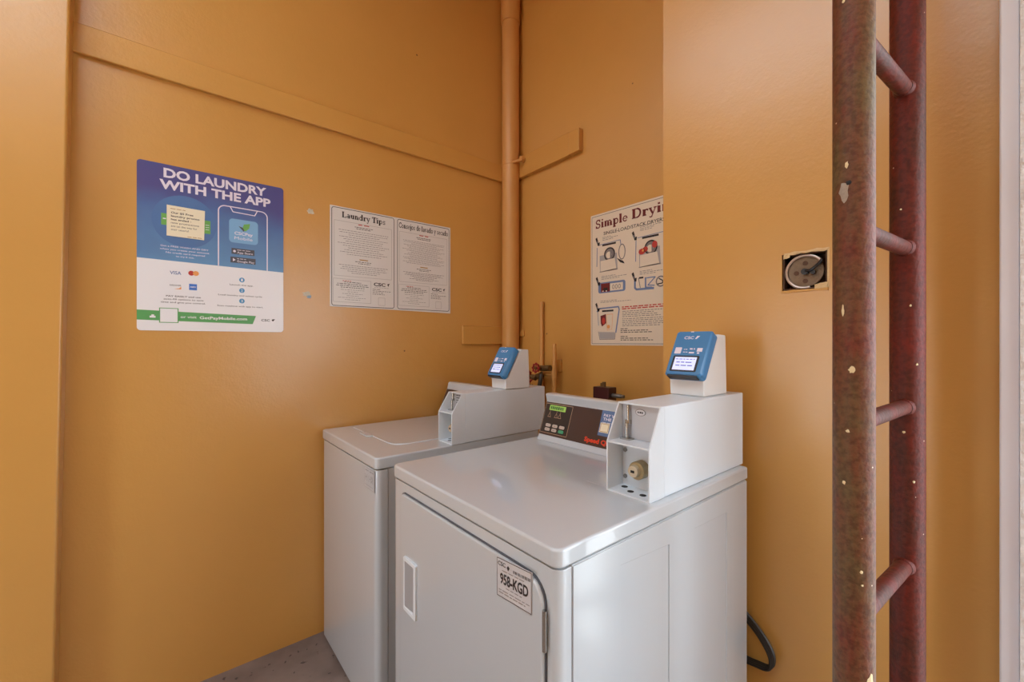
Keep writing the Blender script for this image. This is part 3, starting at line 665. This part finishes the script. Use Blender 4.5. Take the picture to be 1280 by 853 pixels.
# ================================================================ COIN BOX and CARD READER
def coin_box(xr, w, yf, zb, h, length, label):
    xl = xr - w; zt = zb + h; zs = zb + .120; ys = yf + .048; yk = yf + .062
    t = thing('coin_box', label, 'coin box', (xr - w / 2, yf + length / 2, zb), 'white coin boxes on the machines')
    prof = [(yf, zb), (yf, zs), (ys, zt), (yk, zt), (yk, zb)]
    for x in (xl, xr - .004):
        obj('side_panel', G().prism(prof, 'x', x, x + .004), 'boxwhite', t, bevel=.001)
    obj('housing', G().box(xl, xr, yk, yf + length, zb, zt), 'boxwhite', t, bevel=.003)
    obj('top_panel', G().box(xl + .004, xr - .004, ys, yk, zt - .004, zt), 'boxwhite', t)
    obj('shelf', G().prism([(yf + .001, zs - .002), (yk, zs - .002), (yk, zs + .002), (yf + .001, zs + .002)], 'x', xl + .004, xr - .004), 'boxwhite', t)
    g = G().use('boxwhite'); g.box(xl + .004, xr - .004, yf + .001, yk, zb, zb + .004)
    b = obj('bottom_panel', g, None, t)
    for k, (a, c) in enumerate(((.022, .044), (.052, .026), (.086, .026))):
        obj('hole', G().cyl((xl + a * w / .12, yf + c, zb + .004), (xl + a * w / .12, yf + c, zb + .0045), .008, n=14), 'dark', b)
    up = obj('coin_plate', G().box(xl + .005, xr - .005, yk - .003, yk, zs + .003, zt - .005), 'greyplate', t, label='grey coin slot plate')
    # coin drop lever
    cx = xl + .026
    g = G().cyl((cx, yk - .010, zt - .006), (cx + .003, yk - .012, zs + .048), .0035, n=10)
    g.box(cx - .006, cx + .006, yk - .014, yk - .003, zs + .040, zs + .050)
    g.cyl((cx, yk - .014, zs + .042), (cx, yk - .014, zs + .006), .0045, n=10); g.box(cx - .014, cx + .014, yk - .024, yk - .003, zs + .002, zs + .006)
    obj('coin_lever', g, 'chrome', t, smooth=True)
    if w > .11:
        pts = [(xl + .058 + .0145 * math.cos(a_), zt - .022 + .0085 * math.sin(a_)) for a_ in [2 * math.pi * i / 24 for i in range(24)]]
        bd = obj('badge', G().prism(pts, 'y', yk - .0042, yk - .003), 'inkgrey', t)
        pts2 = [(xl + .058 + (x - xl - .058) * .88, zt - .022 + (z - zt + .022) * .84) for x, z in pts]
        obj('badge_face', G().prism(pts2, 'y', yk - .0048, yk - .0042), 'tag', bd)
        fp = Print((0, yk - .0048, 0), (1, 0, 0), (0, 0, 1), (0, -1, 0)); fp.use('ink', 1).words(xl + .050, xl + .066, zt - .024, .004, wl=.004); fp.build('badge_text', bd)
    else:
        fp = Print((0, yk - .003, 0), (1, 0, 0), (0, 0, 1), (0, -1, 0))
        fp.use('ink', 1)
        for k in range(6): fp.words(xl + .044, xr - .008, zt - .014 - k * .010, .004, 1, wl=.010)
        fp.build('instruction_print', t)
    lp = obj('lock_plate', G().box(xl + .006, xr - .005, yk - .0025, yk, zb + .016, zs - .006), 'boxwhite', t, label='lower lock plate')
    for z_ in (zs - .028, zb + .026):
        obj('bolt', G().cyl((xl + .014, yk - .006, z_), (xl + .014, yk - .002, z_), .0055, n=6), 'steel', lp)
    lx, lz = xl + .052 * w / .12 + .004, zb + .054
    lk = obj('lock', G().cyl((lx + .006, yk, lz), (lx + .006, yk - .028, lz), .0215, n=24), 'brassdark', t, bevel=.002, label='round brass coin box lock')
    obj('lock_face', G().cyl((lx + .004, yk - .027, lz), (lx + .004, yk - .040, lz), .0150, .0135, 24), 'brass', lk, bevel=.0015)
    obj('keyhole', G().box(lx - .001, lx + .009, yk - .0408, yk - .0395, lz - .003, lz + .003), 'dark', lk)
    return t
coin_box(-.537, .120, .842, .982, .213, .493, 'white steel coin box on the dryer, lock showing in front')
coin_box(-1.418, .104, .866, .945, .196, .500, 'white steel coin box on the washer in the corner')

def card_reader(xr, zb, label):
    w = .100; xl = xr - w
    t = thing('card_reader', label, 'card reader', (xr - w / 2, 1.21, zb), 'blue card readers on the coin boxes')
    prof = [(1.132, zb), (1.270, zb), (1.262, zb + .170), (1.216, zb + .172), (1.146, zb + .052), (1.128, zb + .046), (1.130, zb + .036)]
    obj('stand', G().prism(prof, 'x', xl, xr), 'readerwhite', t, bevel=.004, seg=3)
    # head lies on the slope
    A = Vector((0, 1.104, zb + .058)); vv = Vector((0, .068, .116)); L = vv.length * 1.08; vv.normalize(); nn = Vector((0, -vv.z, vv.y))
    W = w + .008; x0 = xl - .004
    pts = rrect(0, W, 0, L, .009, 4)
    g = G(); n = len(pts)
    back = [A + Vector((x0 + a, 0, 0)) + vv * b - nn * .030 for a, b in pts]
    mid = [A + Vector((x0 + a, 0, 0)) + vv * b - nn * .006 for a, b in pts]
    ins = [(.005 + a * (W - .010) / W, .004 + b * (L - .008) / L) for a, b in pts]
    front = [A + Vector((x0 + a, 0, 0)) + vv * b for a, b in ins]
    v = back + mid + front
    g.mesh(v, [tuple(range(n))] + [(i, (i + 1) % n, n + (i + 1) % n, n + i) for i in range(n)] + [(n + i, n + (i + 1) % n, 2 * n + (i + 1) % n, 2 * n + i) for i in range(n)] + [tuple(range(3 * n - 1, 2 * n - 1, -1))])
    hd = obj('head', g, 'blue', t, smooth=True, label='blue reader head')
    F = Print(A + Vector((x0, 0, 0)), (1, 0, 0), vv, nn)
    g = G(); m = A - vv * .004 - nn * .006
    q = lambda a, b, c: A + Vector((x0 + a, 0, 0)) + vv * b - nn * c
    vs = [q(a, b, c) for a in (.010, W - .012) for b in (-.003, .004) for c in (.002, .020)]
    g.mesh(vs, [(0, 1, 3, 2), (4, 6, 7, 5), (0, 4, 5, 1), (2, 3, 7, 6), (0, 2, 6, 4), (1, 5, 7, 3)]); obj('card_slot', g, 'black', hd)
    U = W
    F.use('black', 1); F.poly(rrect(U * .13, U * .84, L * .08, L * .43, .004)); F.build('screen_frame', hd)
    F.new().use('screen', 2); F.rect(U * .19, U * .78, L * .115, L * .395)
    F.build('screen', hd)
    F.new().use('screentext', 3); F.words(U * .22, U * .74, L * .34, .0022, wl=.01); F.words(U * .26, U * .7, L * .27, .003, wl=.012); F.words(U * .26, U * .72, L * .2, .003, wl=.012); F.build('screen_text', hd)
    F.new().use('lilac', 1); F.text('CSC', U * .28, U * .54, L * .80, L * .065, .02); F.poly([(U * .58, L * .80), (U * .62, L * .80), (U * .70, L * .87), (U * .62, L * .87)])
    F.poly(rrect(U * .12, U * .30, L * .47, L * .61, .002)); 
    F.rect(U * .52, U * .66, L * .48, L * .51); F.words(U * .36, U * .48, L * .56, .002, wl=.006); F.words(U * .36, U * .48, L * .50, .002, wl=.006); F.words(U * .52, U * .66, L * .565, .004, wl=.01)
    F.poly([(U * .72, L * .52), (U * .86, L * .52), (U * .86, L * .60), (U * .72, L * .60)]); F.rect(U * .74, U * .80, L * .475, L * .505)
    F.rect(U * .42, U * .50, L * .955, L * .975)
    F.build('head_print', hd)
    return t
card_reader(-.555, 1.1955, 'blue card reader with lit screen on top of the dryer coin box')
card_reader(-1.414, 1.1425, 'blue card reader seen side-on, on top of the washer coin box')

# ================================================================ DRYER
DX0, DX1, DY0, DY1, DT = -1.202, -.516, .5276, 1.317, .982
t = thing('dryer', 'white coin dryer with brown control panel nearest the camera', 'dryer', ((DX0 + DX1) / 2, (DY0 + DY1) / 2, 0))
obj('top_cover', G().prism(rrect(DX0, DX1, DY0, DY1, (.020, .020, .006, .006), 8), 'z', .946, DT), 'enamel', t, bevel=.010, seg=5, angle=60)
obj('side_cabinet', G().box(DX0 + .003, DX1 - .003, DY0 + .0395, DY1 - .004, .02, .944), 'enamel_panel', t, bevel=.003, seg=3)
obj('front_panel', G().prism(rrect(DX0 + .002, DX1 - .002, DY0 + .004, DY0 + .038, (.018, .018, 0, 0), 8), 'z', .02, .943), 'enamel', t, bevel=.0015)
obj('side_panel', G().prism([(DY0 + .041, .022), (DY0 + .041, .942), (1.311, .942), (1.311, .022), (1.182, .022), (1.182, .882), (1.006, .888), (1.006, .022), (.890, .022), (.890, .884), (.708, .897), (.708, .022)], 'x', DX1 - .004, DX1 - .0008), 'enamel_panel', t, bevel=.0015, seg=3)
obj('door_gap_shade', G().prism(rrect(-1.1395, -.5455, .157, .919, (.047, .047, .047, .022), 8), 'y', DY0 + .0005, DY0 + .005), 'darkgrey', t)  # dark plate standing in for the shaded gap around the door
dr = obj('door', G().prism(rrect(-1.1365, -.5485, .16, .916, (.045, .045, .045, .020), 8), 'y', DY0 - .006, DY0 + .005), 'enamel_panel', t, bevel=.004, seg=4, angle=60)
# pull handle: moulded surround with a scooped pocket
g = G(); outer = rrect(-1.100, -1.028, .604, .752, .004, 3); inner = rrect(-1.092, -1.040, .616, .741, .004, 3)
n = len(outer); ya, yb_ = DY0 - .006, DY0 - .0125
vs = [(a, ya, b) for a, b in outer] + [(a, yb_, b) for a, b in outer] + [(a, yb_, b) for a, b in inner] + [(a, ya, b) for a, b in inner]
g.mesh(vs, [(i, (i + 1) % n, n + (i + 1) % n, n + i) for i in range(n)] + [(n + i, n + (i + 1) % n, 2 * n + (i + 1) % n, 2 * n + i) for i in range(n)] + [(2 * n + i, 2 * n + (i + 1) % n, 3 * n + (i + 1) % n, 3 * n + i) for i in range(n)])
hd = obj('door_handle', g, 'boxwhite', dr, bevel=.0015)
obj('handle_pocket', G().prism([(-1.092, DY0 - .0115), (-1.092, DY0 - .006), (-1.040, DY0 - .006), (-1.040, DY0 - .0065)], 'z', .616, .741), 'pocket', dr)
hg = obj('hinge', G().cyl((-.5445, DY0 - .004, .795), (-.5445, DY0 - .004, .868), .0042, n=12), 'chrome', t, smooth=True)
obj('hinge', G().cyl((-.5445, DY0 - .004, .27), (-.5445, DY0 - .004, .345), .0042, n=12), 'chrome', t, smooth=True)
# machine number tag
tg = obj('number_tag', G().prism([(-.6795, .8355), (-.5745, .8455), (-.5735, .9235), (-.6795, .9135)], 'y', DY0 - .0072, DY0 - .006), 'tag', dr, label='silver tag reading 958-KGD')
F = Print((0, DY0 - .0072, 0), (1, 0, .095), (0, 0, 1), (0, -1, 0)); dz = .6795 * .095
F.use('ink', 1); F.loop([(-.6780, .8370 + dz), (-.5755, .8370 + dz), (-.5755, .9120 + dz), (-.6780, .9120 + dz)], .0013)
F.text('958-KGD', -.668, -.584, .8645 + dz, .0205, .03)
F.text('CSC', -.675, -.651, .8985 + dz, .0085, .015); F.poly([(-.647, .900 + dz), (-.643, .894 + dz), (-.638, .901 + dz), (-.643, .905 + dz)])
for k in range(16): F.rect(-.627 + k * .0031, -.627 + k * .0031 + random.choice((.0010, .0019)), .895 + dz, .901 + dz)
F.use('inkgrey', 1); F.words(-.662, -.592, .8895 + dz, .0015); F.words(-.650, -.602, .8575 + dz, .0015); F.words(-.672, -.580, .8500 + dz, .0015); F.words(-.672, -.592, .8445 + dz, .0018)
F.build('tag_print', tg)
# sloping console
cp = [(1.083, .982), (1.0913, .9989), (1.1352, 1.1214), (1.128, 1.146), (1.134, 1.151), (1.160, 1.152), (1.200, .982)]
co = obj('console', G().prism(cp, 'x', -1.168, -.660), 'enamel', t, bevel=.003, seg=3, angle=25)
vv = Vector((0, .0439, .1225)); L = vv.length; vv.normalize(); nn = Vector((0, -vv.z, vv.y))
F = Print((0, 1.0913, .9989), (1, 0, 0), vv, nn)
F.use('brown', 1); F.rect(-1.1655, -.662, .004, .1270); F.use('brown2', 2); F.rect(-1.162, -1.029, .012, .1215)
pn = F.build('control_panel', t, label='dark brown control panel')
F.new().use('gold', 3); F.loop([(-1.1620, .0125), (-1.0290, .0125), (-1.0290, .1210), (-1.1620, .1210)], .0016); F.build('panel_outline', pn)
F.new().use('lcd', 3); F.rect(-1.1415, -1.0600, .0975, .1165); F.use('lcdtext', 4); F.words(-1.136, -1.070, .1015, .0110, wl=.0075); F.build('display', pn)
for k in range(3):
    for j in range(2):
        a = -1.1275 + k * .0345; b = .0255 + j * .0155
        g = G(); pts = rrect(a - .0125, a + .0125, b - .0055, b + .0055, .0045, 4)
        lo = [F.o + F.u * x + F.v * y + F.n * .001 for x, y in pts]; hi = [F.o + F.u * x + F.v * y + F.n * .0032 for x, y in pts]; m_ = len(pts)
        g.mesh(lo + hi, [tuple(range(m_)), tuple(range(2 * m_ - 1, m_ - 1, -1))] + [(i, (i + 1) % m_, m_ + (i + 1) % m_, m_ + i) for i in range(m_)])
        isg = k == 2 and j == 0
        obj('button', g, 'green' if isg else 'button', pn, bevel=.0006, **({'label': 'green start button'} if isg else {}))
F.new().use('gold', 3)
for a in (-1.134, -1.100, -1.082):
    F.line([(a - .007, .073), (a, .088), (a + .007, .073)], .0014); F.line([(a - .008, .072), (a + .008, .072)], .0016); F.line([(a, .088), (a, .096)], .0012)
F.use('inkgrey', 8)
for k in range(3):
    for j in range(2): F.words(-1.1345 + k * .0345, -1.1205 + k * .0345, .0245 + j * .0155, .0022, wl=.008)
F.build('panel_icons', pn)
F.new().use('bluegrey', 3); F.rect(-.8985, -.800, .0425, .1265); F.use('lilac', 4); F.text('PAY WITH', -.889, -.815, .1060, .0095, .02); F.text('THE APP', -.889, -.82, .0935, .0095, .02); F.words(-.889, -.83, .086, .0016)
F.use('note', 4); F.rect(-.895, -.858, .0535, .0850); F.use('inkgold', 5); F.loop([(-.892, .0565), (-.861, .0565), (-.861, .082), (-.892, .082)], .0016)
F.build('app_sticker', pn, label='blue-grey sticker')
F.new().use('red', 3); F.text('Speed Queen', -.9480, -.808, .0150, .0150, .04); F.build('brand_lettering', pn)
# seam on the top cover in front of the coin box
obj('top_seam', G().box(-.735, -.662, .856, .858, DT, DT + .0006), 'greyplate', t)
for x in (DX0 + .06, DX1 - .06):
    for y in (DY0 + .08, DY1 - .08): obj('foot', G().cyl((x, y, 0), (x, y, .022), .02, n=14), 'black', t)

# ================================================================ WASHER
WX0, WX1, WY0, WY1, WT = -2.058, -1.421, .565, 1.33, .945
t = thing('washer', 'white top-loading washer in the corner, half behind the dryer', 'washer', ((WX0 + WX1) / 2, (WY0 + WY1) / 2, 0))
obj('top_cover', G().prism(rrect(WX0, WX1, WY0, WY1, (.018, .018, .006, .006), 8), 'z', .903, WT), 'enamel', t, bevel=.010, seg=5, angle=60)
obj('front_panel', G().prism(rrect(WX0 + .003, WX1 - .003, WY0 + .003, WY0 + .045, (.022, .022, 0, 0), 8), 'z', .012, .900), 'enamel', t, bevel=.0015)
obj('side_cabinet', G().box(WX0 + .005, WX1 - .006, WY0 + .0465, WY1 - .004, .012, .901), 'enamel_panel', t, bevel=.003, seg=3)
ld = obj('lid', G().prism(rrect(WX0 + .03, -1.545, .688, 1.12, (.03, .06, .01, .01), 8), 'z', WT - .004, WT + .0035), 'enamel', t, bevel=.003, seg=3, angle=60)
g = G().use('enamel'); sc_pts = rrect(-1.865, -1.765, .664, .700, .016, 6)
g.prism(sc_pts, 'z', WT, WT + .0045); o = obj('lid_grip', g, None, ld, bevel=.002)
obj('grip_hollow', G().prism(rrect(-1.850, -1.780, .672, .690, .008, 5), 'z', WT + .0045, WT + .0050), 'greyplate', ld)
cp = [(1.163, .945), (1.170, .960), (1.226, 1.090), (1.232, 1.117), (1.240, 1.124), (1.275, 1.124), (1.300, .945)]
co = obj('console', G().prism(cp, 'x', WX0 + .002, -1.524), 'enamel', t, bevel=.003, seg=3, angle=25)
F = Print((0, 1.170, .960), (1, 0, 0), Vector((0, .056, .130)).normalized(), Vector((0, -.130, .056)).normalized()); F.use('brown', 1); F.rect(WX0 + .006, -1.526, .006, .136)
pn = F.build('control_panel', t, label='dark brown control strip')
F.new().use('lcd', 2); F.rect(-1.98, -1.90, .10, .118); F.build('display', pn)
wt = obj('number_tag', G().prism([(-1.531, .822), (-1.436, .822), (-1.436, .901 - .004), (-1.531, .897)], 'y', WY0 + .0012, WY0 + .003), 'tagfaint', t, label='faded number tag')
F = Print((0, WY0 + .0012, 0), (1, 0, 0), (0, 0, 1), (0, -1, 0)); F.use('inkfaint', 1); F.loop([(-1.529, .824), (-1.438, .824), (-1.438, .895), (-1.529, .895)], .0012)
for k, x in enumerate((-1.520, -1.503, -1.486, -1.466, -1.453)): F.line([(x, .848), (x, .872)], .003)
F.line([(-1.520, .86), (-1.506, .862)], .003); F.line([(-1.480, .86), (-1.472, .86)], .003); F.line([(-1.466, .872), (-1.453, .86), (-1.466, .85)], .003)
F.words(-1.52, -1.49, .884, .004); F.words(-1.478, -1.445, .884, .004); F.words(-1.52, -1.45, .833, .002); F.build('tag_print', wt)
for x in (WX0 + .06, WX1 - .06):
    for y in (WY0 + .08, WY1 - .08): obj('foot', G().cyl((x, y, 0), (x, y, .014), .02, n=14), 'black', t)

# ================================================================ POWER CORD behind the dryer
yc = YP - .022
g = G(); path = smooth_path([(-.72, yc + .005, .66), (-.62, yc, .575), (-.532, yc, .505), (-.492, yc - .004, .470), (-.469, yc - .006, .432), (-.475, yc - .004, .397), (-.510, yc, .385), (-.56, yc, .385), (-.64, yc + .004, .42)], 8)
for dz in (-.0065, 0, .0065): g.tube([p_ + Vector((dz * .6, 0, dz)) for p_ in path], .0055, 8)
tag(obj('power_cord', g, 'cord', smooth=True), 'flat dark appliance cord looping out beside the dryer base', 'cord')

# ================================================================ JUNCTION BOX in the right wall
t = thing('junction_box', 'open rusty electrical box recessed in the right wall beside the ladder', 'electrical box', (-.397, YP, hz0))
g = G(); y0, y1 = YP + .002, YP + .05; a0, a1, b0, b1 = hx0 + .003, hx1 - .003, hz0 + .003, hz1 - .003
g.box(a0, a1, y1 - .002, y1, b0, b1); g.box(a0, a0 + .002, y0, y1, b0, b1); g.box(a1 - .002, a1, y0, y1, b0, b1); g.box(a0, a1, y0, y1, b0, b0 + .002); g.box(a0, a1, y0, y1, b1 - .002, b1)
obj('metal_box', g, 'rustbox', t)
cx, cz = -.397, 1.544
obj('cover_disc', G().cyl((cx, y0 + .010, cz), (cx, y0 + .016, cz), .044, n=32), 'disc', t, bevel=.002)
ring = [(cx + .046 * math.cos(math.radians(a)), y0 + .006, cz + .046 * math.sin(math.radians(a))) for a in range(28, 292, 6)]
obj('metal_ring', G().tube(ring, .0038, 8), 'alu', t, smooth=True)
w_ = smooth_path([(cx + .002, y0 + .004, cz + .002), (cx + .012, y0, cz + .001), (cx + .024, y0 - .002, cz + .008), (cx + .036, y0, cz + .020), (cx + .040, y0 + .003, cz + .028)], 6)
obj('wire', G().tube(w_, .0042, 8), 'black', t, smooth=True)
obj('wire_clamp', G().cyl((cx, y0 + .001, cz), (cx, y0 + .012, cz), .009, n=10).cyl((cx + .020, y0, cz - .004), (cx + .020, y0 + .012, cz - .004), .006, n=8), 'black', t)
for dx_, dz_ in ((0, .024), (0, -.026), (-.022, -.002)):
    obj('knockout', G().cyl((cx + dx_, y0 + .0085, cz + dz_), (cx + dx_, y0 + .011, cz + dz_), .0065, n=12), 'rustbox', t)
def ragged(x0, x1, z0, z1, n, jag, m, name):
    pts = []
    for i in range(n): pts.append((x0 + (x1 - x0) * i / (n - 1), z0 + random.uniform(-jag, jag)))
    for i in range(n): pts.append((x1 - (x1 - x0) * i / (n - 1), z1 + random.uniform(-jag, jag)))
    return obj(name, G().prism(pts, 'y', YP - .0025, YP + .001), m, t, bevel=.0008)
ragged(hx0 + .006, hx1 + .004, hz1 - .003, hz1 + .005, 9, .0018, 'plaster', 'plaster_edge')
ragged(hx1 - .030, hx1 + .002, hz0 - .002, hz0 + .014, 6, .003, 'plaster', 'plaster_edge')
ragged(hx0 + .004, hx0 + .020, hz1 - .012, hz1 - .002, 5, .002, 'plaster', 'plaster_edge')
ragged(hx0 - .002, hx1 + .002, hz0 - .006, hz0 + .001, 9, .001, 'trimpaint', 'plaster_edge')
ragged(hx1 - .001, hx1 + .004, hz0, hz1, 2, .001, 'plaster', 'plaster_edge')

# ================================================================ LADDER
LA, LB, RR = (-.1836, .891), (-.159, 1.207), .0285
t = thing('steel_ladder', 'fixed maroon steel pipe ladder with chipped paint, right foreground', 'ladder', ((LA[0] + LB[0]) / 2, (LA[1] + LB[1]) / 2, 0))
ra = obj('rail', G().cyl((LA[0], LA[1], 0), (LA[0], LA[1], TOP), RR, n=40), 'ladderA', t, smooth=True, label='brownish weathered rail')
rb = obj('rail', G().cyl((LB[0], LB[1], 0), (LB[0], LB[1], TOP), RR, n=40), 'ladderB', t, smooth=True, label='dark red rail')
z = 1.208 - 3 * .3285
while z < 3.6:
    u = Vector((LB[0] - LA[0], LB[1] - LA[1], 0)).normalized(); A = Vector((LA[0], LA[1], z)) + u * .020; B = Vector((LB[0], LB[1], z + .003)) - u * .020
    g = G().cyl(A, B, .0148, n=20)
    for E_, s_ in ((A, 1), (B, -1)): g.cyl(E_ + u * s_ * .004, E_ + u * s_ * .013, .0185, .0155, n=20)
    obj('rung', g, 'ladderB', t, smooth=True); z += .3285
def spot(px, py, rail, dth, z_, ra_, rz, m, parent):
    # small scab of paint wrapped on the rail surface; dth = angle from the side facing the room entrance
    cx, cy = rail; base = math.atan2(-cy, -cx) + math.radians(dth); n = 12; vs = []
    prof = []
    for i in range(n):
        a = 2 * math.pi * i / n; q = random.uniform(.65, 1.1); prof.append((ra_ * q * math.cos(a) / RR, rz * q * math.sin(a)))
    def pt(a, h, r): return (cx + r * math.cos(base + a), cy + r * math.sin(base + a), z_ + h)
    vs = [pt(0, 0, RR + .0015)] + [pt(a, h, RR + .0006) for a, h in prof]
    g = G(); g.mesh(vs, [(0, 1 + i, 1 + (i + 1) % n) for i in range(n)]); obj('paint_spot', g, m, parent)
for dth, z_, a_, h_, m_ in ((-25, 1.592, .0075, .018, 'greychip'), (-12, 1.605, .004, .005, 'dark'), (-5, 1.300, .0045, .006, 'chip'), (-28, 1.397, .002, .010, 'chip'), (-26, 1.905, .0025, .003, 'chip'), (-18, 1.635, .003, .006, 'chip'), (-25, 1.115, .0025, .004, 'chip'), (20, .975, .0025, .003, 'chip'), (22, .954, .002, .002, 'chip'), (-15, 1.20, .003, .003, 'chip')):
    spot(0, 0, LA, dth, z_, a_, h_, m_, ra)
for dth, z_, a_, h_, m_ in ((30, 1.30, .002, .003, 'chip'), (-10, 1.16, .003, .003, 'chip'), (10, 1.42, .002, .003, 'chip'), (20, 1.06, .0025, .003, 'chip'), (-20, 1.62, .002, .002, 'chip')):
    spot(0, 0, LB, dth, z_, a_, h_, m_, rb)
spot(0, 0, LA, 48, .795, .007, .020, 'chip', ra); spot(0, 0, LA, 50, .790, .005, .016, 'ladderB', ra)
